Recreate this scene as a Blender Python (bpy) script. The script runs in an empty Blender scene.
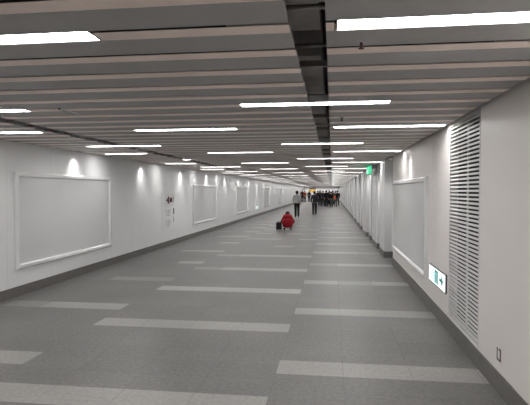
import bpy, bmesh, math, random
from mathutils import Vector, Matrix
random.seed(7)
SC = bpy.context.scene
COL = SC.collection

# ------------------------------------------------------------------ camera
EYE = 1.65
pitch = math.atan(11.5/500.0)
yaw = math.atan(67*math.cos(pitch)/500.0)
cd = bpy.data.cameras.new('camera')
cd.sensor_fit = 'HORIZONTAL'; cd.sensor_width = 36.0; cd.lens = 36.0*500.0/530.0
cd.clip_start = 0.05; cd.clip_end = 400
cam = bpy.data.objects.new('camera', cd); COL.objects.link(cam)
cam.location = (0, 0, EYE)
cam.rotation_euler = (math.pi/2-pitch, 0, yaw)
SC.camera = cam
# ------------------------------------------------------------------ world, exposure
W = bpy.data.worlds.new('world'); SC.world = W; W.use_nodes = True
W.node_tree.nodes['Background'].inputs[0].default_value = (0.9, 0.95, 1, 1)
W.node_tree.nodes['Background'].inputs[1].default_value = 0.02
SC.view_settings.view_transform = 'Standard'; SC.view_settings.look = 'None'
SC.view_settings.gamma = 1; SC.view_settings.use_curve_mapping = False
SC.view_settings.exposure = 1.42
LIGHT_E = 11.0      # linear ceiling lights
SPOT_W = 7.5        # wall downlights

H = 2.41; XL = -4.88; XR = 1.36; Y0 = -7.0; Y1 = 86.0
PITCH = 0.413; GAP = 0.15; ROW0 = 2.34

# ------------------------------------------------------------------ materials
def mat(name, col, rough=0.5, metal=0.0, noise=0.0, scale=20.0, emis=None, es=0.0, bump=0.0, spec=0.5, stretch=(1,1,1)):
    m = bpy.data.materials.new(name); m.use_nodes = True
    nt = m.node_tree; b = nt.nodes['Principled BSDF']
    b.inputs['Roughness'].default_value = rough; b.inputs['Metallic'].default_value = metal
    b.inputs['Specular IOR Level'].default_value = spec
    tc = nt.nodes.new('ShaderNodeTexCoord'); mp = nt.nodes.new('ShaderNodeMapping')
    mp.inputs['Scale'].default_value = stretch
    nt.links.new(tc.outputs['Object'], mp.inputs[0])
    n = nt.nodes.new('ShaderNodeTexNoise'); n.inputs['Scale'].default_value = scale; n.inputs['Detail'].default_value = 4
    nt.links.new(mp.outputs[0], n.inputs['Vector'])
    r = nt.nodes.new('ShaderNodeValToRGB')
    a = max(0, 1-noise); c = 1+noise
    r.color_ramp.elements[0].position = 0.3; r.color_ramp.elements[1].position = 0.7
    r.color_ramp.elements[0].color = (*[x*a for x in col], 1)
    r.color_ramp.elements[1].color = (*[min(1, x*c) for x in col], 1)
    nt.links.new(n.outputs['Fac'], r.inputs[0]); nt.links.new(r.outputs[0], b.inputs['Base Color'])
    if bump:
        bp = nt.nodes.new('ShaderNodeBump'); bp.inputs['Strength'].default_value = bump; bp.inputs['Distance'].default_value = 0.002
        nt.links.new(n.outputs['Fac'], bp.inputs['Height']); nt.links.new(bp.outputs[0], b.inputs['Normal'])
    if emis:
        b.inputs['Emission Color'].default_value = (*emis, 1); b.inputs['Emission Strength'].default_value = es
    return m

def seam_mat(name, col, rough, axis, period, offset, width, depth=0.45, noise=0.02):
    """painted sheet with thin dark joints every `period` metres along one axis"""
    m = mat(name, col, rough, noise=noise, scale=1.2)
    nt = m.node_tree; b = nt.nodes['Principled BSDF']
    r = [n for n in nt.nodes if n.type == 'VALTORGB'][0]
    tc = [n for n in nt.nodes if n.type == 'TEX_COORD'][0]
    sx = nt.nodes.new('ShaderNodeSeparateXYZ'); nt.links.new(tc.outputs['Object'], sx.inputs[0])
    def math_(op, a, v):
        n = nt.nodes.new('ShaderNodeMath'); n.operation = op; nt.links.new(a, n.inputs[0]); n.inputs[1].default_value = v; return n.outputs[0]
    o = math_('SUBTRACT', sx.outputs[axis], offset)
    o = math_('DIVIDE', o, period); 
    n = nt.nodes.new('ShaderNodeMath'); n.operation = 'FLOORED_MODULO'; nt.links.new(o, n.inputs[0]); n.inputs[1].default_value = 1; o = n.outputs[0]
    o = math_('LESS_THAN', o, width/period)
    mx = nt.nodes.new('ShaderNodeMixRGB'); nt.links.new(o, mx.inputs[0]); nt.links.new(r.outputs[0], mx.inputs[1])
    mx.inputs[2].default_value = (*[c*depth for c in col], 1)
    nt.links.new(mx.outputs[0], b.inputs['Base Color'])
    return m

M = {}
M['wall_l'] = seam_mat('white enamelled panels', (0.72, 0.72, 0.725), 0.42, 1, 1.2, 0.98, 0.007, 0.78)
M['wall_r'] = mat('warm white enamelled sheet', (0.73, 0.69, 0.665), 0.36, noise=0.02, scale=1.2)
M['pier'] = mat('white pier cladding', (0.60, 0.60, 0.60), 0.38, noise=0.03, scale=2)
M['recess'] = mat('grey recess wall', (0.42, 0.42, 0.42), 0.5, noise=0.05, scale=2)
M['skirt'] = mat('dark grey skirting', (0.12, 0.113, 0.105), 0.45, noise=0.08, scale=10)
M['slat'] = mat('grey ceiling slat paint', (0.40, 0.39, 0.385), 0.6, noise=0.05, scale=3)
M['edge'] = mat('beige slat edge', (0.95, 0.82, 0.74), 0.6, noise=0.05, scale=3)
M['plenum'] = mat('dark plenum', (0.05, 0.05, 0.05), 0.9, noise=0.2, scale=5)
M['carrier'] = mat('galvanised carrier', (0.34, 0.32, 0.30), 0.4, 0.6, noise=0.1, scale=15)
M['duct'] = mat('duct metal', (0.55, 0.52, 0.50), 0.6, 0.1, noise=0.15, scale=6)
M['diff'] = mat('lit diffuser', (0.9, 0.9, 0.9), 0.5, emis=(1.0, 0.985, 0.97), es=LIGHT_E)
M['housing'] = mat('white light housing', (0.5, 0.5, 0.5), 0.5)
M['frame'] = mat('white poster frame', (0.72, 0.72, 0.72), 0.25, noise=0.02, scale=3)
M['poster_l'] = mat('blank grey poster board', (0.60, 0.60, 0.61), 0.28, noise=0.02, scale=1)
M['poster_r'] = mat('blank pale poster board', (0.60, 0.60, 0.595), 0.25, noise=0.02, scale=1)
M['vent'] = mat('light grey louvre metal', (0.66, 0.65, 0.645), 0.4, noise=0.03)
M['black'] = mat('black void', (0.012, 0.012, 0.012), 0.8)
M['dgrey'] = mat('dark grey metal', (0.10, 0.10, 0.11), 0.4, 0.3, noise=0.05)
M['signw'] = mat('lit white sign face', (0.85, 0.9, 0.9), 0.4, emis=(0.90, 0.98, 1.0), es=0.42)
M['signp'] = mat('lit pale teal print', (0.15, 0.4, 0.42), 0.4, emis=(0.40, 0.85, 0.88), es=0.22)
M['signg'] = mat('lit green print', (0.0, 0.12, 0.10), 0.4, emis=(0.02, 0.30, 0.25), es=0.16)
M['exitg'] = mat('lit green exit face', (0.03, 0.2, 0.1), 0.4, emis=(0.05, 0.75, 0.36), es=0.38)
M['exitw'] = mat('lit white pictogram', (0.9, 0.9, 0.9), 0.4, emis=(0.8, 1.0, 0.9), es=0.5)
M['yellow'] = mat('lit yellow sign face', (0.6, 0.4, 0.08), 0.4, emis=(1.0, 0.62, 0.10), es=0.22)
M['red'] = mat('dark red enamel', (0.06, 0.008, 0.01), 0.6)
M['ink'] = mat('dark printing', (0.05, 0.035, 0.035), 0.5)
M['greyink'] = mat('grey printing', (0.28, 0.26, 0.26), 0.5)
M['pinkline'] = mat('pale red outline', (0.58, 0.50, 0.49), 0.5)
M['cab'] = mat('white cabinet door', (0.72, 0.72, 0.725), 0.38)
M['farwall'] = mat('white end wall', (0.85, 0.85, 0.85), 0.5, noise=0.03, scale=1)
M['white'] = mat('white plastic', (0.8, 0.8, 0.8), 0.25)

# floor granite
def granite(name, col, n=0.22, rough=0.42):
    m = mat(name, col, rough, noise=n, scale=26, bump=0.15, stretch=(1, 1, 1), spec=0.45)
    nt = m.node_tree; b = nt.nodes['Principled BSDF']
    r = [x for x in nt.nodes if x.type == 'VALTORGB'][0]; tc = [x for x in nt.nodes if x.type == 'TEX_COORD'][0]
    g = nt.nodes.new('ShaderNodeTexNoise'); g.inputs['Scale'].default_value = 160; g.inputs['Detail'].default_value = 2
    nt.links.new(tc.outputs['Object'], g.inputs['Vector'])
    l = nt.nodes.new('ShaderNodeTexNoise'); l.inputs['Scale'].default_value = 0.9; l.inputs['Detail'].default_value = 3
    nt.links.new(tc.outputs['Object'], l.inputs['Vector'])
    ad = nt.nodes.new('ShaderNodeMath'); ad.operation = 'ADD'
    nt.links.new(g.outputs['Fac'], ad.inputs[0]); nt.links.new(l.outputs['Fac'], ad.inputs[1])
    mr = nt.nodes.new('ShaderNodeMapRange'); mr.inputs[1].default_value = 0.6; mr.inputs[2].default_value = 1.4
    mr.inputs[3].default_value = 0.8; mr.inputs[4].default_value = 1.2
    nt.links.new(ad.outputs[0], mr.inputs[0])
    mx = nt.nodes.new('ShaderNodeMixRGB'); mx.blend_type = 'MULTIPLY'; mx.inputs[0].default_value = 1
    nt.links.new(r.outputs[0], mx.inputs[1]); nt.links.new(mr.outputs[0], mx.inputs[2])
    nt.links.new(mx.outputs[0], b.inputs['Base Color'])
    return m
M['g0'] = granite('dark granite', (0.124, 0.120, 0.116))
M['g1'] = granite('dark granite lighter slab', (0.130, 0.126, 0.121))
M['g2'] = granite('dark granite darker slab', (0.119, 0.116, 0.111))
M['g3'] = granite('pale granite', (0.27, 0.26, 0.248), 0.12)
M['g4'] = granite('pale granite brighter slab', (0.33, 0.323, 0.31), 0.12)
M['g5'] = granite('mid pale granite', (0.205, 0.198, 0.189), 0.15)
M['joint'] = mat('floor joint', (0.118, 0.115, 0.111), 0.8)

# ------------------------------------------------------------------ mesh helpers
def bx(bm, x0, x1, y0, y1, z0, z1, mi=0):
    vs = [bm.verts.new(p) for p in ((x0,y0,z0),(x1,y0,z0),(x1,y1,z0),(x0,y1,z0),(x0,y0,z1),(x1,y0,z1),(x1,y1,z1),(x0,y1,z1))]
    fs = []
    for q in ((3,2,1,0),(4,5,6,7),(0,1,5,4),(1,2,6,5),(2,3,7,6),(3,0,4,7)):
        f = bm.faces.new([vs[i] for i in q]); f.material_index = mi; fs.append(f)
    return fs
def obj(name, bm, m, parent=None, bevel=0.0, smooth=False):
    me = bpy.data.meshes.new(name); bm.normal_update(); bm.to_mesh(me); bm.free()
    for x in (m if isinstance(m, (list, tuple)) else [m]): me.materials.append(x)
    if smooth:
        for p in me.polygons: p.use_smooth = True
    o = bpy.data.objects.new(name, me); COL.objects.link(o)
    if parent: o.parent = parent
    if bevel:
        b = o.modifiers.new('bevel', 'BEVEL'); b.width = bevel; b.segments = 2; b.limit_method = 'ANGLE'
    return o
def boxobj(name, dims, m, parent=None, bevel=0.0):
    bm = bmesh.new(); bx(bm, *dims); return obj(name, bm, m, parent, bevel)
def tag(o, label, cat, group=None):
    o['label'] = label; o['category'] = cat
    if group: o['group'] = group
    return o
def empty(name, loc, rz=0):
    o = bpy.data.objects.new(name, None); COL.objects.link(o); o.location = loc; o.rotation_euler = (0, 0, rz)
    o.empty_display_size = 0.1; return o
def struct(o): o['kind'] = 'structure'; return o
def disc(bm, c, r, axis, depth, n=20, mi=0, r2=None):
    rot = {'x': Matrix.Rotation(math.pi/2, 4, 'Y'), 'y': Matrix.Rotation(math.pi/2, 4, 'X'), 'z': Matrix.Identity(4)}[axis]
    g = bmesh.ops.create_cone(bm, cap_ends=True, segments=n, radius1=r, radius2=r if r2 is None else r2, depth=depth, matrix=Matrix.Translation(c) @ rot)
    for v in g['verts']:
        for f in v.link_faces: f.material_index = mi
def dup(root, loc, label=None, rz=None):
    r = root.copy(); COL.objects.link(r); r.location = loc
    if label: r['label'] = label
    if rz is not None: r.rotation_euler = (0, 0, rz)
    for ch in list(root.children):
        c = ch.copy(); COL.objects.link(c); c.parent = r
        for g in ch.children:
            d = g.copy(); COL.objects.link(d); d.parent = c
    return r

# ------------------------------------------------------------------ floor
bm = bmesh.new()
TW = 0.605; TD = 0.3685; J = 0.0025
def slab(x0, x1, y0, y1, mi):
    if x1-x0 < 0.02: return
    z = 0.0
    vs = [bm.verts.new(p) for p in ((x0+J/2,y0+J/2,z),(x1-J/2,y0+J/2,z),(x1-J/2,y1-J/2,z),(x0+J/2,y1-J/2,z))]
    f = bm.faces.new(vs); f.material_index = mi
# columns: (x0, x1, offset of first pale row, seam origin)
def column(x0, x1, yoff, fn):
    n0 = int((Y0-yoff)/TD)-1; n1 = int((Y1-yoff)/TD)+1
    xs = []; x = x0
    while x < x1-0.01: xs.append((x, min(x+TW, x1))); x += TW
    for n in range(n0, n1):
        ya = max(Y0, yoff+n*TD); yb = min(Y1, yoff+(n+1)*TD)
        if yb <= ya: continue
        for i, (a, b) in enumerate(xs):
            mi = random.choice((0, 0, 1, 2))
            if n % 6 == 0: 
                q = fn(n//6, i)
                if q is not None: mi = q
            slab(a, b, ya, yb, mi)
def right_fn(k, i):
    if k < 0: return random.choice((3, 3, 5, None))
    if k <= 7: return 3 if (k+i) % 3 else (3 if k < 2 else 5)
    return random.choice((3, 3, 5, None))
def mid_fn(k, i):
    if k == 0: return 3
    if k == 1: return 4
    if k in (2, 3): return 3 if i else 5
    return random.choice((3, 3, 5, None))
def left_fn(k, i):      # seams counted from the middle column to the left
    if k == 0: return 3 if i == 3 else (5 if i == 2 else None)
    if k == 1: return {3: 3, 2: 3, 1: 5}.get(i)
    if k == 2: return {3: 5, 2: 5}.get(i)
    return {3: 3, 2: random.choice((3, 5, None)), 1: random.choice((5, None, None))}.get(i)
column(-0.50, 1.60, 4.455, right_fn)
column(-2.92, -0.50, 5.785, mid_fn)
column(-2.92-4*TW, -2.92, 4.375, left_fn)
f0 = len(bm.faces)
bx(bm, -5.4, 1.7, Y0, Y1, -0.15, -0.002, 6)
struct(obj('floor', bm, [M['g0'], M['g1'], M['g2'], M['g3'], M['g4'], M['g5'], M['joint']]))

# ------------------------------------------------------------------ ceiling
ceil = struct(boxobj('ceiling', (-5.2, 1.9, Y0, Y1, 2.92, 3.0), M['plenum']))
LCOLS = [(0.02, 0, 1.28), (-0.81, 5, 1.30), (-2.46, 0, 1.30), (-4.16, 5, 1.30), (-4.62, 0, 0.88)]
def slat_bay(x0, x1fn):
    bm = bmesh.new()
    k = int((Y0-ROW0)/PITCH)
    while True:
        ya = ROW0+k*PITCH+GAP/2; yb = ya+PITCH-GAP
        if yb > Y1: break
        x1 = x1fn(ya) if callable(x1fn) else x1fn
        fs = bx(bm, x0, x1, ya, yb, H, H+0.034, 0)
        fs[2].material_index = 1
        segs = [(x0, x1)]
        for lx0, off, w in LCOLS:
            if (k-off) % 9 == 0:
                if lx0 == -4.16 and k-off == 18: continue
                n_ = []
                for a, b in segs:
                    if lx0-0.012 > a: n_.append((a, min(b, lx0-0.012)))
                    if lx0+w+0.012 < b: n_.append((max(a, lx0+w+0.012), b))
                segs = n_
        for a, b in segs:
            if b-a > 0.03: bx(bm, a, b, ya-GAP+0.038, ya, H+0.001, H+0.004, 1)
        k += 1
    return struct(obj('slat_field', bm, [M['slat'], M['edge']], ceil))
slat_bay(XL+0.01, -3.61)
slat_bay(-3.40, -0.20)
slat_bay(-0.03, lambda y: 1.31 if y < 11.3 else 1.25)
bm = bmesh.new()
y = Y0+0.4
cy = [2.30+1.22*i for i in range(-7, 68)]
for y in cy:
    if y < Y1-0.2: bx(bm, -4.85, -3.66, y-0.02, y+0.02, H+0.105, H+0.145); bx(bm, -3.35, 1.24, y-0.02, y+0.02, H+0.105, H+0.145)
struct(obj('carrier_rail', bm, M['carrier'], ceil))
bm = bmesh.new()
bx(bm, -0.62, -0.07, 2.45, 3.05, 2.62, 2.9); bx(bm, -0.62, -0.075, 3.55, 5.2, 2.60, 2.9); bx(bm, -0.62, -0.08, 5.7, 9.5, 2.62, 2.9)
bx(bm, -0.62, -0.08, 1.0, 2.2, 2.62, 2.9); bx(bm, -0.62, -0.08, 10.2, 30, 2.62, 2.9)
struct(obj('air_duct', bm, M['duct'], ceil))
bm = bmesh.new()
for (x, y, z, L_) in ((-0.5, 2.38, 2.515, 0.8), (-0.6, 3.30, 2.60, 0.9), (-0.5, 6.9, 2.56, 0.8)):
    bmesh.ops.create_cone(bm, cap_ends=True, segments=12, radius1=0.014, radius2=0.014, depth=L_, matrix=Matrix.Translation((x+L_/2, y, z)) @ Matrix.Rotation(math.pi/2, 4, 'Y'))
struct(obj('conduit_pipe', bm, M['carrier'], ceil, smooth=True))

# ------------------------------------------------------------------ walls
bm = bmesh.new(); bx(bm, XL-0.2, XL, Y0, Y1, 0, 2.92)
struct(obj('wall_left', bm, M['wall_l']))
VY0, VY1, VZ0, VZ1 = 4.86, 6.06, 0.185, 2.40
bm = bmesh.new()
bx(bm, XR, XR+0.16, Y0, VY0, 0, 2.92)
bx(bm, XR, XR+0.16, VY1, 7.10, 0, 2.92)
bx(bm, XR, XR+0.16, 7.106, 11.5, 0, 2.92)
bx(bm, XR, XR+0.16, VY0, VY1, 0, VZ0)
bx(bm, XR, XR+0.16, VY0, VY1, VZ1, 2.92)
bx(bm, XR+0.14, XR+0.2, Y0, 11.5, 0, 2.92)
wr = struct(obj('wall_right', bm, M['wall_r']))
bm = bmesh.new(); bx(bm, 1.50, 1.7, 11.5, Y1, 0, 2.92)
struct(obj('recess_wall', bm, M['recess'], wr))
piers = [(12.62, 13.85), (14.54, 16.50), (16.96, 17.85), (18.47, 20.6), (21.6, 22.9), (23.72, 26.3), (27.4, 30.1), (31.2, 33.5), (34.8, 38.2), (39.4, 43.0), (44.2, 48.5), (50, 55), (56.5, 62), (63.5, 70), (72, 84)]
for i, (a, b) in enumerate(piers):
    x0 = 1.275 if i < 3 else 1.225
    p = struct(boxobj('pier', (x0+0.012, 1.499, a, b, 0, 2.6), M['pier'], wr, 0.008))
    struct(boxobj('baseboard', (x0, 1.499, a-0.012, b+0.012, 0, 0.155), M['skirt'], p))
    if i in (1, 3):
        struct(boxobj('access_door', (x0+0.004, x0+0.012, a+0.35, b-0.35, 0.2, 2.1), M['frame'], p))
bm = bmesh.new(); bx(bm, XL, XL+0.014, Y0, Y1, 0, 0.155); struct(obj('baseboard_left', bm, M['skirt']))
bm = bmesh.new(); bx(bm, XR-0.014, XR, Y0, 11.5, 0, 0.165); struct(obj('baseboard_right', bm, M['skirt']))
struct(boxobj('wall_far', (-5.2, 1.9, Y1, Y1+0.2, 0, 2.92), M['farwall']))
struct(boxobj('wall_back', (-5.2, 1.9, Y0-0.2, Y0, 0, 2.92), M['farwall']))

# ------------------------------------------------------------------ linear ceiling lights
def make_light(w=1.30):
    r = empty('ceiling_light', (0, 0, H))
    hw = w/2; g = GAP/2-0.002
    bm = bmesh.new()
    bx(bm, -hw, hw, -g, -g+0.003, 0, 0.06); bx(bm, -hw, hw, g-0.003, g, 0, 0.06)
    bx(bm, -hw, -hw+0.003, -g+0.003, g-0.003, 0, 0.06); bx(bm, hw-0.003, hw, -g+0.003, g-0.003, 0, 0.06)
    bx(bm, -hw, hw, -g, g, 0.06, 0.064)
    obj('housing', bm, M['housing'], r)
    boxobj('diffuser', (-hw+0.004, hw-0.004, -g+0.004, g-0.004, 0.011, 0.016), M['diff'], r)
    return r
cols = [(0.02, 0, 'beside the right wall'), (-0.81, 5, 'crossing the wide dark slot'), (-2.46, 0, 'left of the wide dark slot'), (-4.16, 5, 'crossing the narrow left slot'), (-4.62, 0, 'against the left wall')]
light0 = None
ordn = ['%s' % w for w in 'nearest,second,third,fourth,fifth,sixth,seventh,eighth,ninth,tenth,eleventh,twelfth,thirteenth,fourteenth,fifteenth,sixteenth,seventeenth,eighteenth,nineteenth,twentieth,twenty-first,twenty-second,twenty-third,twenty-fourth,twenty-fifth,twenty-sixth'.split(',')]
for x0, off, where in cols:
    w = {0.02: 1.28, -4.62: 0.88}.get(x0, 1.30)
    vis = 0
    for k in range(-18, 200, 9):
        y = ROW0+(k+off)*PITCH
        if y > Y1-0.5 or y < Y0+0.3: continue
        if y < 2:
            lab = 'white linear ceiling light %s the viewpoint, %s' % ('just behind' if y > -2.5 else 'farther behind', where)
        else:
            n = vis; vis += 1
            lab = 'white linear ceiling light %s, %s of its line' % (where, ordn[n])
        if light0 is None: light0 = make_light(); o = light0
        else: o = dup(light0, (0, 0, 0))
        short = x0 == -4.16 and k == 18
        o.location = ((-3.51 if short else x0+w/2), y, H); o.scale = ((0.2 if short else w)/1.30, 1, 1)
        tag(o, lab, 'ceiling light', 'linear ceiling lights')

# ------------------------------------------------------------------ wall downlights
sp = bpy.data.lights.new('downlight_beam', 'SPOT'); sp.energy = SPOT_W; sp.spot_size = math.radians(100); sp.spot_blend = 1.0; sp.shadow_soft_size = 0.04
sp.color = (1, 0.99, 0.97)
def make_down():
    r = empty('downlight', (0, 0, H))
    bm = bmesh.new()
    g = bmesh.ops.create_cone(bm, cap_ends=False, segments=24, radius1=0.05, radius2=0.038, depth=0.05, matrix=Matrix.Translation((0, 0, 0.018)))
    g2 = bmesh.ops.create_circle(bm, segments=24, radius=0.05, matrix=Matrix.Translation((0,0,-0.007)))
    e = [x for x in bm.edges if len(x.link_faces) == 0]
    ex = bmesh.ops.extrude_edge_only(bm, edges=e)
    for v in [v for v in ex['geom'] if isinstance(v, bmesh.types.BMVert)]: v.co.x *= 1.2; v.co.y *= 1.2
    obj('trim_ring', bm, M['housing'], r, smooth=True)
    bm = bmesh.new(); disc(bm, (0, 0, 0.04), 0.037, 'z', 0.004)
    obj('lamp_lens', bm, M['diff'], r)
    return r
d0 = None
def downlight(x, y, lab, rzoff=0):
    global d0
    if d0 is None: d0 = make_down(); o = d0
    else: o = dup(d0, (0,0,0))
    o.location = (x, y, H); tag(o, lab, 'downlight', 'wall washing downlights')
    l = bpy.data.objects.new('beam', sp); COL.objects.link(l); l.parent = o; l.location = (0, 0, -0.012)
    l.rotation_euler = (0, 0, 0)
yy = 8.97-3.37*4; n = 0
while yy < Y1-1:
    lab = 'small round downlight washing the left wall'
    if yy > 7:
        lab += ', ' + ordn[n] + ' in its row'; n += 1
    else: lab += {0: ' level with the poster edge before it', 1: ' nearly beside the viewpoint', 2: ' just behind the viewpoint', 3: ' farthest behind the viewpoint'}[min(3, int((5.7-yy)//3.3))]
    downlight(XL+0.13, yy, lab)
    yy += 3.37
n = 0
for yy in (-1.2, 2.2, 9.0):
    downlight(XR-0.14, yy, 'small round downlight washing the right wall ' + ('above the poster frame' if yy > 8 else 'short of the louvre vent' if yy > 0 else 'behind the viewpoint'))
n = 0
for yy in (12.1, 14.2, 18.2, 21.1, 23.3, 26.9, 30.7, 34.2, 38.8, 43.6):
    downlight(1.385, yy, 'small round downlight in a right hand recess, ' + ordn[n] + ' among the piers'); n += 1

for i, xx in enumerate((-4.3, -3.5, -2.7, -1.9, -1.1, -0.3, 0.5)):  # made-up row of lamps, added to brighten the far end wall
    downlight(xx, Y1-0.3, 'tiny added downlight brightening the far end wall, ' + ordn[i].replace('nearest', 'first') + ' from the left')
# ------------------------------------------------------------------ empty poster frames
def poster(side, y0, y1, z0, z1, label, group=None):
    x = XL if side == 'l' else XR; s = 1 if side == 'l' else -1
    r = empty('poster_frame', (x, (y0+y1)/2, z0), 0 if side == 'l' else math.pi)
    L_ = (y1-y0)/2; Hh = z1-z0; fw = 0.085; d = 0.055
    bm = bmesh.new()
    def prof(pts_fn): pass
    # mitred frame with a sloped face: outer edge low, ridge, inner lip
    ring = [((0.0, -L_, 0), (0.0, L_, 0), (0.0, L_, Hh), (0.0, -L_, Hh))]
    def rect(inset, x_): return [bm.verts.new(p) for p in ((x_, -L_+inset, inset), (x_, L_-inset, inset), (x_, L_-inset, Hh-inset), (x_, -L_+inset, Hh-inset))]
    rs = [rect(0, 0.0), rect(0, d*0.55), rect(0.02, d), rect(fw-0.02, d), rect(fw, d*0.6), rect(fw, 0.0)]
    for a, b in zip(rs, rs[1:]):
        for i in range(4):
            j = (i+1) % 4; bm.faces.new((a[i], a[j], b[j], b[i]))
    bmesh.ops.recalc_face_normals(bm, faces=bm.faces)
    obj('frame', bm, M['frame'], r, 0.003)
    boxobj('poster_board', (0.0, 0.022, -L_+fw, L_-fw, fw, Hh-fw), M['poster_l'] if side == 'l' else M['poster_r'], r)
    tag(r, label, 'poster frame', group)
    return r
PF = 'blank wall poster frames'
poster('l', 7.15, 10.50, 0.42, 1.95, 'large blank white poster frame on the left wall, nearest one', PF)
poster('l', 17.15, 20.65, 0.45, 1.88, 'blank white poster frame on the left wall beyond the cabinet marks', PF)
poster('l', 25.2, 28.7, 0.45, 1.88, 'blank white poster frame on left wall before the small lit sign', PF)
poster('l', 35.2, 38.7, 0.45, 1.88, 'blank white poster frame on left wall beyond the small lit sign', PF)
poster('l', 45.2, 48.7, 0.45, 1.88, 'small distant blank white poster frame on the left wall', PF)
poster('r', 7.33, 11.25, 0.38, 1.86, 'blank pale poster frame on the right wall before the piers', PF)

# ------------------------------------------------------------------ louvre vent
v = empty('louvre_vent', (XR, (VY0+VY1)/2, VZ0))
hw = (VY1-VY0)/2; hh = VZ1-VZ0
bm = bmesh.new()
for a, b, c, d in ((-hw, -hw+0.02, 0, hh), (hw-0.02, hw, 0, hh)): bx(bm, -0.004, 0.10, a, b, c, d)
bx(bm, -0.004, 0.10, -hw+0.02, hw-0.02, 0, 0.02); bx(bm, -0.004, 0.10, -hw+0.02, hw-0.02, hh-0.02, hh)
obj('vent_frame', bm, M['vent'], v)
bm = bmesh.new(); n = 52; pz = (hh-0.05)/n
for i in range(n):
    z = 0.03+pz*(i+0.5)
    pts = [(0.0, z-0.010), (0.006, z-0.010), (0.009, z+0.011), (0.003, z+0.011)]
    lo = [bm.verts.new((x, -hw+0.02, q)) for x, q in pts]; hi = [bm.verts.new((x, hw-0.02, q)) for x, q in pts]
    for k in range(4): bm.faces.new((lo[k], lo[(k+1) % 4], hi[(k+1) % 4], hi[k]))
    bm.faces.new(lo); bm.faces.new(hi)
bmesh.ops.recalc_face_normals(bm, faces=bm.faces)
obj('louvre_blades', bm, M['vent'], v)
boxobj('mullion', (0.040, 0.055, -0.015, 0.015, 0.02, hh-0.02), M['vent'], v)
boxobj('backing', (0.09, 0.10, -hw+0.02, hw-0.02, 0.02, hh-0.02), M['black'], v)
tag(v, 'tall floor to ceiling white louvre vent set in the right wall', 'vent')

# ------------------------------------------------------------------ wall socket
s = empty('wall_socket', (XR, 4.27, 0.265), math.pi)
bm = bmesh.new(); bx(bm, 0, 0.004, -0.05, 0.05, -0.02, 0.115); obj('cover_plate', bm, M['wall_r'], s, 0.002)
bm = bmesh.new()
for q in ((0.004,0.009,-0.044,-0.034,0,0.1),(0.004,0.009,0.034,0.044,0,0.1),(0.004,0.009,-0.034,0.034,0,0.012),(0.004,0.009,0.0,0.034,0.086,0.1)): bx(bm, *q)
obj('dark_rim', bm, M['ink'], s)
boxobj('socket_insert', (0.004, 0.007, -0.030, 0.030, 0.016, 0.082), M['vent'], s, 0.002)
tag(s, 'small dark rimmed socket low on the right wall near the vent', 'socket')

# ------------------------------------------------------------------ lit signs low on walls
def poly_yz(bm, pts, x, t=0.002):
    vs = [bm.verts.new((x, p[0], p[1])) for p in pts]; f = bm.faces.new(vs)
    e = bmesh.ops.extrude_face_region(bm, geom=[f])
    for q in e['geom']:
        if isinstance(q, bmesh.types.BMVert): q.co.x += t
def runner(bm, y, z, s, x):
    """running figure, local y to the right, facing +x"""
    poly_yz(bm, [(y+0.10*s+0.07*s*math.cos(a*math.pi/5), z+0.86*s+0.07*s*math.sin(a*math.pi/5)) for a in range(10)], x)
    poly_yz(bm, [(y-0.08*s, z+0.72*s), (y+0.10*s, z+0.74*s), (y+0.06*s, z+0.42*s), (y-0.10*s, z+0.42*s)], x)
    poly_yz(bm, [(y+0.09*s, z+0.73*s), (y+0.22*s, z+0.58*s), (y+0.32*s, z+0.62*s), (y+0.31*s, z+0.55*s), (y+0.20*s, z+0.49*s), (y+0.07*s, z+0.62*s)], x)
    poly_yz(bm, [(y-0.08*s, z+0.72*s), (y-0.24*s, z+0.62*s), (y-0.26*s, z+0.48*s), (y-0.19*s, z+0.48*s), (y-0.17*s, z+0.58*s), (y-0.07*s, z+0.64*s)], x)
    poly_yz(bm, [(y-0.02*s, z+0.42*s), (y+0.06*s, z+0.42*s), (y+0.24*s, z+0.28*s), (y+0.20*s, z+0.04*s), (y+0.12*s, z+0.04*s), (y+0.14*s, z+0.24*s)], x)
    poly_yz(bm, [(y-0.10*s, z+0.43*s), (y+0.0*s, z+0.42*s), (y-0.10*s, z+0.18*s), (y-0.34*s, z+0.12*s), (y-0.34*s, z+0.19*s), (y-0.16*s, z+0.24*s)], x)
def low_sign(loc, rz, label):
    r = empty('exit_sign', loc, rz)
    boxobj('sign_box', (0, 0.018, -0.50, 0.50, 0, 0.235), M['dgrey'], r, 0.004)
    boxobj('lit_face', (0.018, 0.020, -0.485, 0.485, 0.015, 0.22), M['signw'], r)
    # local +x out of the wall; seen from the front, local +y is to the right
    X_ = 0.020
    bm = bmesh.new()
    for i in range(3):
        for zz in (0.055, 0.095, 0.135): bx(bm, X_, X_+0.002, -0.40+i*0.085, -0.345+i*0.085, zz, zz+0.024)
    bx(bm, X_, X_+0.001, -0.10, 0.05, 0.035, 0.20)
    obj('pale_print', bm, M['signp'], r)
    bm = bmesh.new()
    bx(bm, X_, X_+0.003, -0.12, -0.085, 0.03, 0.205); bx(bm, X_, X_+0.003, 0.045, 0.08, 0.03, 0.205); bx(bm, X_, X_+0.003, -0.085, 0.045, 0.18, 0.205)
    bx(bm, X_+0.001, X_+0.003, -0.035, 0.0, 0.06, 0.15)
    poly_yz(bm, [(0.17, 0.10), (0.17, 0.14), (0.27, 0.14), (0.27, 0.19), (0.385, 0.12), (0.27, 0.05), (0.27, 0.10)], X_, 0.003)
    obj('green_print', bm, M['signg'], r)
    tag(r, label, 'sign'); return r
sg = low_sign((XR, 6.66, 0.418), math.pi, 'lit white and green exit sign low on the right wall')
low_sign((XL, 32.3, 0.45), 0, 'tiny glowing exit sign low on the distant left wall')

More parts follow.
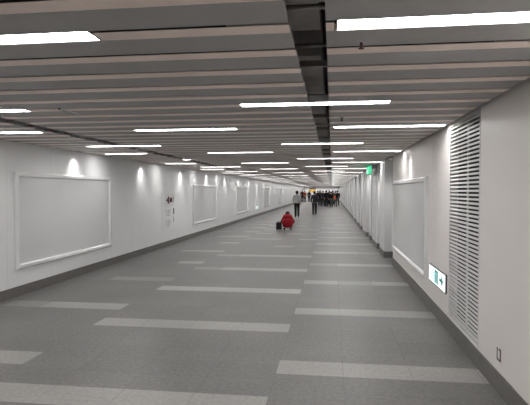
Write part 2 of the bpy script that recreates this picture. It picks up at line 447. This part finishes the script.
# hanging green exit sign
r = empty('hanging_exit_sign', (1.10, 15.3, 2.13), math.pi)
boxobj('sign_box', (-0.03, 0.03, -0.62, 0.62, 0, 0.27), M['dgrey'], r, 0.004)
boxobj('lit_face', (0.03, 0.034, -0.60, 0.60, 0.02, 0.25), M['exitg'], r)
boxobj('lit_end', (-0.026, 0.026, 0.62, 0.624, 0.02, 0.25), M['exitg'], r)
bm = bmesh.new(); runner(bm, 0.05, 0.03, 0.2, 0.034); poly_yz(bm, [(-0.5, 0.12), (-0.36, 0.2), (-0.36, 0.15), (-0.2, 0.15), (-0.2, 0.1), (-0.36, 0.1), (-0.36, 0.05)], 0.034)
obj('pictogram', bm, M['exitw'], r)
bm = bmesh.new(); bx(bm, -0.008, 0.008, -0.4, -0.384, 0.27, 0.46); bx(bm, -0.008, 0.008, 0.384, 0.4, 0.27, 0.46)
obj('hanger_rod', bm, M['dgrey'], r)
tag(r, 'green lit exit sign hanging from the ceiling beside the right piers', 'sign')

# yellow sign at the end
r = empty('direction_sign', (-2.95, 77.0, 1.48))
boxobj('sign_box', (-0.48, 0.48, 0.03, 0.12, 0, 0.62), M['dgrey'], r)
boxobj('lit_face', (-0.46, 0.46, 0.02, 0.03, 0.02, 0.42), M['yellow'], r)
bm = bmesh.new(); 
for a, b, c, d in ((-0.38, -0.30, 0.16, 0.30), (-0.1, 0.0, 0.12, 0.2), (0.12, 0.3, 0.12, 0.2)): bx(bm, a, b, 0.014, 0.02, c, d)
obj('dark_mark', bm, M['ink'], r)
bm = bmesh.new(); bx(bm, -0.4, -0.38, 0.06, 0.08, 0.62, 0.98); bx(bm, 0.38, 0.40, 0.06, 0.08, 0.62, 0.98); obj('hanger_rod', bm, M['dgrey'], r)
tag(r, 'distant yellow lit sign hanging over the crowd at the corridor end', 'sign')

# small round dome lamp on pier recess
r = empty('dome_lamp', (1.385, 14.527, 2.16))
bm = bmesh.new()
bmesh.ops.create_uvsphere(bm, u_segments=20, v_segments=10, radius=0.095)
for q in list(bm.verts):
    if q.co.z > 0.01: bm.verts.remove(q)
for q in bm.verts: q.co.y *= 0.75; q.co.z *= 0.8; q.co.y -= 0.075
obj('bowl', bm, M['white'], r, smooth=True)
bm = bmesh.new(); bx(bm, -0.05, 0.05, -0.02, 0.0, -0.05, 0.05); obj('bracket', bm, M['dgrey'], r)
tag(r, 'small white bowl shaped lamp high on the face of a right pier', 'lamp')

# small slotted fixture in ceiling on the left
r = empty('ceiling_sensor', (-2.48, 4.47, H))
boxobj('sensor_body', (-0.012, 0.012, -0.16, 0.16, -0.012, 0.0), M['dgrey'], r)
boxobj('bright_strip', (0.012, 0.02, -0.16, 0.16, -0.014, 0.0), M['white'], r)
tag(r, 'thin short pale strip fixed along the ceiling slats on the left', 'ceiling fitting')
# small sprinkler on the right ceiling
for (x, y) in ((0.145, 2.60),(0.10, 5.25)):
    r = empty('sprinkler', (x, y, H))
    bm = bmesh.new(); disc(bm, (0, 0, -0.003), 0.024, 'z', 0.006); obj('escutcheon', bm, M['housing'], r)
    bm = bmesh.new(); disc(bm, (0, 0, -0.02), 0.007, 'z', 0.03); disc(bm, (0, 0, -0.036), 0.014, 'z', 0.003); obj('deflector', bm, M['red'], r)
    tag(r, 'small reddish sprinkler head in the right ceiling, ' + ('nearer one' if y < 3 else 'farther one'), 'sprinkler')

# hydrant cabinet marks on the left wall
r = empty('hydrant_cabinet', (XL+0.004, 14.55, 0.50))
boxobj('cabinet_door', (0, 0.008, -0.62, 0.50, 0, 1.10), M['cab'], r, 0.003)
bm = bmesh.new()
for a, b, c, d in ((-0.30, 0.36, 1.03, 1.045), (-0.30, 0.36, 0.70, 0.715), (-0.30, -0.285, 0.715, 1.03), (0.345, 0.36, 0.715, 1.03)): bx(bm, 0.008, 0.011, a, b, c-0.0, d)
obj('outline', bm, M['pinkline'], r)
bm = bmesh.new()
poly_yz(bm, [(-0.32, 0.875), (-0.18, 0.90), (-0.07, 0.985), (-0.01, 0.985), (-0.01, 0.765), (-0.07, 0.765), (-0.18, 0.85)], 0.008, 0.01)
disc(bm, (0.02, 0.16, 0.88), 0.075, 'x', 0.03)
obj('alarm_lamp', bm, M['red'], r)
bm = bmesh.new()
for z0_, z1_ in ((0.46, 0.60), (0.14, 0.29)):
    for yq in (-0.24, -0.09, 0.05): bx(bm, 0.008, 0.010, yq, yq+0.035, z0_, z1_)
    bx(bm, 0.008, 0.010, -0.2, 0.05, z0_-0.05, z0_-0.03)
obj('grey_lettering', bm, M['greyink'], r)
bm = bmesh.new(); bx(bm, 0.008, 0.02, 0.40, 0.46, 0.44, 0.62); bx(bm, 0.008, 0.012, 0.425, 0.45, 0.2, 0.36); bx(bm, 0.008, 0.012, 0.42, 0.45, 0.8, 1.0)
obj('handle', bm, M['red'], r)
tag(r, 'flush pale wall cabinet with dark red alarm marks on left wall', 'cabinet')

# ------------------------------------------------------------------ people
def cloth(name, col, rough=0.85): return mat(name, col, rough, noise=0.15, scale=18, spec=0.2)
P = dict(skin=cloth('skin', (0.5, 0.32, 0.24), 0.5), hair=cloth('black hair', (0.015, 0.013, 0.012), 0.5), grey=cloth('light grey jacket', (0.36, 0.355, 0.35)),
         black=cloth('black cloth', (0.012, 0.012, 0.014)), navy=cloth('charcoal coat', (0.035, 0.033, 0.045)), redc=cloth('red down jacket', (0.24, 0.004, 0.012), 0.55),
         orange=cloth('orange red coat', (0.24, 0.03, 0.015)), jeans=cloth('dark trousers', (0.018, 0.02, 0.025)), lite=cloth('grey trousers', (0.08, 0.10, 0.105)),
         bagr=cloth('orange bag', (0.65, 0.14, 0.07)), white=cloth('pale cloth', (0.55, 0.52, 0.5)), maroon=cloth('maroon scarf', (0.12, 0.03, 0.035)))
def skin(name, chains, m, parent, sub=2):
    """chains: list of [(x,y,z,r), ...]; a chain starting with an int index joins that vertex"""
    verts = []; edges = []; rad = []
    for c in chains:
        prev = None
        for q in c:
            if isinstance(q, int): prev = q; continue
            verts.append(q[:3]); rad.append(q[3]); i = len(verts)-1
            if prev is not None: edges.append((prev, i))
            prev = i
    me = bpy.data.meshes.new(name); me.from_pydata(verts, edges, [])
    me.materials.append(m)
    o = bpy.data.objects.new(name, me); COL.objects.link(o); o.parent = parent
    md = o.modifiers.new('skin', 'SKIN'); md.use_smooth_shade = True
    if not me.skin_vertices: me.skin_vertices_new() if hasattr(me, 'skin_vertices_new') else None
    if not me.skin_vertices:
        bpy.context.view_layer.objects.active = o
    sv = me.skin_vertices[0].data
    for i, rr in enumerate(rad):
        r_ = rr if isinstance(rr, tuple) else (rr, rr)
        sv[i].radius = r_; sv[i].use_root = (i == 0)
    s_ = o.modifiers.new('sub', 'SUBSURF'); s_.levels = sub; s_.render_levels = sub
    return o
def hand(base, s, idx, d=(0, 0.1, -1)):
    """palm then four fingers and a thumb rooted in the palm"""
    x, y, z = base; ch = []
    palm = (x, y+0.008, z-0.05, 0.022)
    ch.append([idx, palm])
    return ch, palm
def person(x, y, jacket, trousers, h=1.68, stride=0.16, rz=0.0, phase=1, coat=0.0, label='', hood=None, hat=None, bend=0.0, group=None):
    r = empty('person', (x, y, 0), rz); k = h/1.70
    S = stride*phase
    hipz = 0.90
    la = (-0.09, S, 0.075); ra = (0.09, -S*0.9, 0.085)
    lk = (-0.095, S*0.5+0.06, 0.48); rk = (0.095, -S*0.35+0.03, 0.48)
    aw = S*0.9
    def sc(ch): return [[q if isinstance(q, int) else (q[0]*k, q[1]*k, q[2]*k, (q[3]*k if not isinstance(q[3], tuple) else (q[3][0]*k, q[3][1]*k))) for q in c] for c in ch]
    # indices: 0 pelvis 1 waist 2 chest 3 upper chest 4 neck 5 jaw 6 head 7 crown
    ch = [[(0, 0, 0.93, 0.11), (0, 0.0, 1.06, 0.10), (0, bend*0.3, 1.22, 0.12), (0, bend*0.6, 1.37, 0.10), (0, bend*0.8+0.005, 1.46, 0.052), (0, bend+0.03, 1.53, 0.068), (0, bend+0.015, 1.60, 0.082), (0, bend, 1.66, 0.062)],
          [6, (0, bend+0.115, 1.57, 0.010)],
          [6, (0.082, bend+0.005, 1.575, 0.014)], [6, (-0.082, bend+0.005, 1.575, 0.014)]]
    n = 11
    for s_, a in ((-1, -aw), (1, aw)):
        sh = (s_*0.165, bend*0.6, 1.375, 0.055); el = (s_*0.215, bend*0.4+a*0.4-0.03, 1.12, 0.042); wr_ = (s_*0.20, a+0.02+bend*0.3, 0.89, 0.028); pm = (s_*0.198, a+0.035+bend*0.3, 0.83, 0.03)
        ch.append([3, sh, el, wr_, pm]); pi = n+3; n += 4
        px, py, pz = pm[:3]
        for j, (dy, L_) in enumerate(((-0.024, 0.055), (-0.009, 0.072), (0.008, 0.078), (0.024, 0.07))):
            ch.append([pi, (px, py+dy*1.1, pz-0.04, 0.009), (px-s_*0.012, py+dy, pz-0.04-L_*0.55, 0.008), (px-s_*0.028, py+dy, pz-0.04-L_*0.9, 0.007)]); n += 3
        ch.append([pi, (px-s_*0.02, py+0.038, pz-0.012, 0.011), (px-s_*0.034, py+0.05, pz-0.045, 0.009)]); n += 2
    for s_, kn, an in ((-1, lk, la), (1, rk, ra)):
        ch.append([0, (s_*0.09, 0, 0.86, 0.085), (*kn, 0.058), (*an, 0.038), (an[0], an[1]+0.12, 0.04, 0.03)]); n += 4
    skin('body', sc(ch), P['skin'], r)
    jc = [[(0, 0, 0.88+0.0, (0.155, 0.125)), (0, 0, 1.02, (0.145, 0.12)), (0, bend*0.3, 1.20, (0.165, 0.135)), (0, bend*0.6, 1.36, (0.13, 0.11)), (0, bend*0.8, 1.45, 0.07)]]
    if coat: jc[0] = [(0, 0, 0.88-coat, (0.18, 0.14))] + jc[0]
    ci = 3 + (1 if coat else 0)
    for s_, a in ((-1, -aw), (1, aw)):
        jc.append([ci, (s_*0.18, bend*0.6, 1.36, 0.078), (s_*0.235, bend*0.4+a*0.4-0.03, 1.11, 0.064), (s_*0.21, a+0.015+bend*0.3, 0.90, 0.05)])
    jo = skin('jacket', sc(jc), P[jacket], r)
    tc_ = [[(0, 0, 0.93, 0.135)]]
    for s_, kn, an in ((-1, lk, la), (1, rk, ra)):
        tc_.append([0, (s_*0.09, 0, 0.84, 0.105), (*kn, 0.085), (an[0], an[1]-0.005, 0.14, 0.066), (an[0], an[1]-0.005, 0.07, 0.066)])
    skin('trousers', sc(tc_), P[trousers], r)
    for an in (la, ra):
        skin('shoe', sc([[(an[0], an[1]-0.04, 0.05, 0.045), (an[0], an[1]+0.06, 0.045, 0.045), (an[0], an[1]+0.15, 0.037, 0.035)]]), P['black'], r, 1)
    # hair: cap over back and top of the skull
    bm = bmesh.new(); bmesh.ops.create_uvsphere(bm, u_segments=20, v_segments=14, radius=1)
    for q in list(bm.verts):
        if q.co.y > 0.35 and q.co.z < 0.45: bm.verts.remove(q)
    for q in bm.verts: q.co = Vector((q.co.x*0.094*k, (q.co.y*0.104+bend-0.004)*k, (q.co.z*0.118+1.598)*k))
    ho = obj('hair', bm, P[hood] if hood else P['hair'], r, smooth=True)
    s2 = ho.modifiers.new('solid', 'SOLIDIFY'); s2.thickness = 0.012
    for s_ in (-1, 1):
        bm = bmesh.new(); bmesh.ops.create_uvsphere(bm, u_segments=10, v_segments=6, radius=0.011*k, matrix=Matrix.Translation((s_*0.032*k, (bend+0.095)*k, 1.592*k)))
        obj('eye', bm, P['black'], r, smooth=True)
    boxobj('mouth', (-0.022*k, 0.022*k, (bend+0.088)*k, (bend+0.098)*k, 1.528*k, 1.537*k), P['maroon'], r, 0.003)
    tag(r, label, 'person', group); return r
person(-2.16, 31.1, 'grey', 'black', 1.66, 0.10, 0.05, 1, label='person in pale grey jacket and black trousers walking away, behind the crouching one')
dw = person(-1.19, 34.5, 'navy', 'jeans', 1.64, 0.13, 0, -1, coat=0.04, label='person in dark coat and trousers walking away in the corridor centre')
person(-4.42, 75.0, 'black', 'black', 1.80, 0.12, 0, 1, coat=0.1, label='distant person in black beside the left wall, leftmost of three')
person(-3.95, 73.4, 'orange', 'jeans', 1.70, 0.12, 0, -1, label='distant person in orange red coat between two dark figures')
person(-3.40, 75.2, 'black', 'black', 1.72, 0.12, 0, 1, coat=0.1, label='distant person in black under the yellow sign, rightmost of three')
crowd = [(-1.62, 58.0, 'navy', 'black', 1.70, 'person in charcoal coat half hidden behind the central walker'),
         (-1.28, 54.0, 'black', 'jeans', 1.66, 'person in black at the left side of the far crowd'),
         (-0.92, 52.2, 'navy', 'black', 1.68, 'person in charcoal coat in the front left of the far crowd'),
         (-0.56, 51.8, 'black', 'jeans', 1.74, 'taller person in black in the middle of the far crowd'),
         (-0.70, 57.0, 'navy', 'lite', 1.70, 'person in charcoal behind the middle of the far crowd'),
         (-0.22, 54.5, 'black', 'black', 1.62, 'person in black with dark trousers right of the crowd middle'),
         (-0.02, 52.0, 'black', 'lite', 1.60, 'person in black jacket and grey trousers, left of the orange bag'),
         (0.38, 51.6, 'black', 'lite', 1.66, 'person in black jacket and grey trousers carrying the orange bag'),
         (-1.45, 62.0, 'black', 'black', 1.75, 'tall person in black far back behind the central walker'),
         (-0.35, 63.0, 'black', 'jeans', 1.78, 'tall person in black at the very back of the far crowd'),
         (0.62, 56.0, 'black', 'black', 1.70, 'person in black nearest the right wall in the far crowd'),
         (0.10, 60.0, 'navy', 'jeans', 1.72, 'person in charcoal at the back right of the far crowd')]
for i, (x, y, j, t, h, lab) in enumerate(crowd):
    person(x, y, j, t, h, 0.10, random.uniform(-0.2, 0.2), 1 if i % 2 else -1, coat=0.08 if i % 2 else 0.0, label=lab, group='far crowd of walkers')
# orange bag
r = empty('shoulder_bag', (0.28, 51.33, 0.74))
boxobj('bag_body', (-0.10, 0.10, -0.07, 0.05, 0.04, 0.44), P['bagr'], r, 0.03)
bm = bmesh.new()
for i in range(8):
    a0 = math.pi*i/8; a1 = math.pi*(i+1)/8
    x0_, z0_, x1_, z1_ = 0.10*math.cos(a0), 0.45+0.16*math.sin(a0), 0.10*math.cos(a1), 0.45+0.16*math.sin(a1)
    vs = [bm.verts.new(p) for p in ((x0_, -0.02, z0_), (x1_, -0.02, z1_), (x1_, 0.01, z1_), (x0_, 0.01, z0_))]; bm.faces.new(vs)
o = obj('bag_strap', bm, P['white'], r); q = o.modifiers.new('solid', 'SOLIDIFY'); q.thickness = 0.012
tag(r, 'orange bag carried at the right edge of the far crowd', 'bag')

# crouching person in red, seen from behind
r = empty('person', (-1.86, 21.1, 0), 0.1)
ch = [[(0, -0.02, 0.24, 0.12), (0, 0.0, 0.36, 0.09), (0, 0.07, 0.48, 0.085), (0, 0.13, 0.57, 0.06), (0, 0.17, 0.65, 0.05), (0, 0.21, 0.68, 0.07), (0, 0.22, 0.71, 0.082), (0, 0.20, 0.75, 0.05)],
      [6, (0, 0.30, 0.64, 0.012)]]
n = 9
for s_ in (-1, 1):
    ch.append([3, (s_*0.17, 0.12, 0.57, 0.055), (s_*0.25, 0.22, 0.38, 0.042), (s_*0.15, 0.42, 0.34, 0.028), (s_*0.12, 0.47, 0.33, 0.028)]); pi = n+3; n += 4
    for dy in (-0.024, -0.008, 0.008, 0.024):
        ch.append([pi, (s_*0.11, 0.51, 0.33+dy, 0.009), (s_*0.09, 0.545, 0.325+dy, 0.008), (s_*0.07, 0.55, 0.32+dy, 0.007)]); n += 3
    ch.append([pi, (s_*0.09, 0.475, 0.36, 0.011), (s_*0.075, 0.50, 0.375, 0.009)]); n += 2
    ch.append([0, (s_*0.10, 0.02, 0.24, 0.085), (s_*0.17, 0.34, 0.42, 0.058), (s_*0.13, 0.06, 0.10, 0.042), (s_*0.14, 0.18, 0.04, 0.03)]); n += 4
skin('body', ch, P['skin'], r)
jc = [[(0, -0.02, 0.09, (0.17, 0.13)), (0, -0.04, 0.20, (0.24, 0.19)), (0, -0.04, 0.34, (0.25, 0.19)), (0, 0.01, 0.46, (0.24, 0.20)), (0, 0.08, 0.57, (0.19, 0.16)), (0, 0.14, 0.64, 0.10)]]
for s_ in (-1, 1): jc.append([4, (s_*0.13, 0.10, 0.55, 0.10), (s_*0.245, 0.14, 0.30, 0.09), (s_*0.16, 0.40, 0.34, 0.06)])
skin('jacket', jc, P['redc'], r)
tc_ = [[(0, 0.0, 0.17, 0.13)]]
for s_ in (-1, 1): tc_.append([0, (s_*0.10, 0.04, 0.24, 0.095), (s_*0.17, 0.34, 0.40, 0.08), (s_*0.13, 0.07, 0.11, 0.075)])
skin('trousers', tc_, P['black'], r)
for s_ in (-1, 1): skin('shoe', [[(s_*0.13, 0.0, 0.05, 0.05), (s_*0.135, 0.12, 0.045, 0.048), (s_*0.14, 0.2, 0.036, 0.034)]], P['black'], r, 1)
bm = bmesh.new(); bmesh.ops.create_uvsphere(bm, u_segments=20, v_segments=14, radius=1)
for q in list(bm.verts):
    if q.co.y > 0.45 and q.co.z < 0.5: bm.verts.remove(q)
for q in bm.verts: q.co = Vector((q.co.x*0.100, q.co.y*0.105+0.205, q.co.z*0.10+0.69))
ho = obj('hair', bm, P['hair'], r, smooth=True); s2 = ho.modifiers.new('solid', 'SOLIDIFY'); s2.thickness = 0.012
skin('hood', [[(-0.12, 0.10, 0.62, 0.05), (0, 0.06, 0.635, 0.06), (0.12, 0.10, 0.62, 0.05)]], P['redc'], r)
tag(r, 'person in red down jacket crouching on the floor beside a black bag', 'person')
# black case
r = empty('suitcase', (-2.22, 21.0, 0), 0.1)
boxobj('case_body', (-0.12, 0.12, -0.10, 0.10, 0.03, 0.33), P['black'], r, 0.025)
bm = bmesh.new()
for x_ in (-0.09, 0.09):
    for y_ in (-0.07, 0.07): disc(bm, (x_, y_, 0.018), 0.018, 'x', 0.015, 12)
obj('wheels', bm, M['dgrey'], r)
bm = bmesh.new(); bx(bm, -0.07, -0.055, -0.01, 0.01, 0.325, 0.36); bx(bm, 0.04, 0.055, -0.01, 0.01, 0.325, 0.36); bx(bm, -0.07, 0.055, -0.012, 0.012, 0.35, 0.37)
obj('carry_handle', bm, M['dgrey'], r)
tag(r, 'small black case standing left of the crouching person in red', 'suitcase')
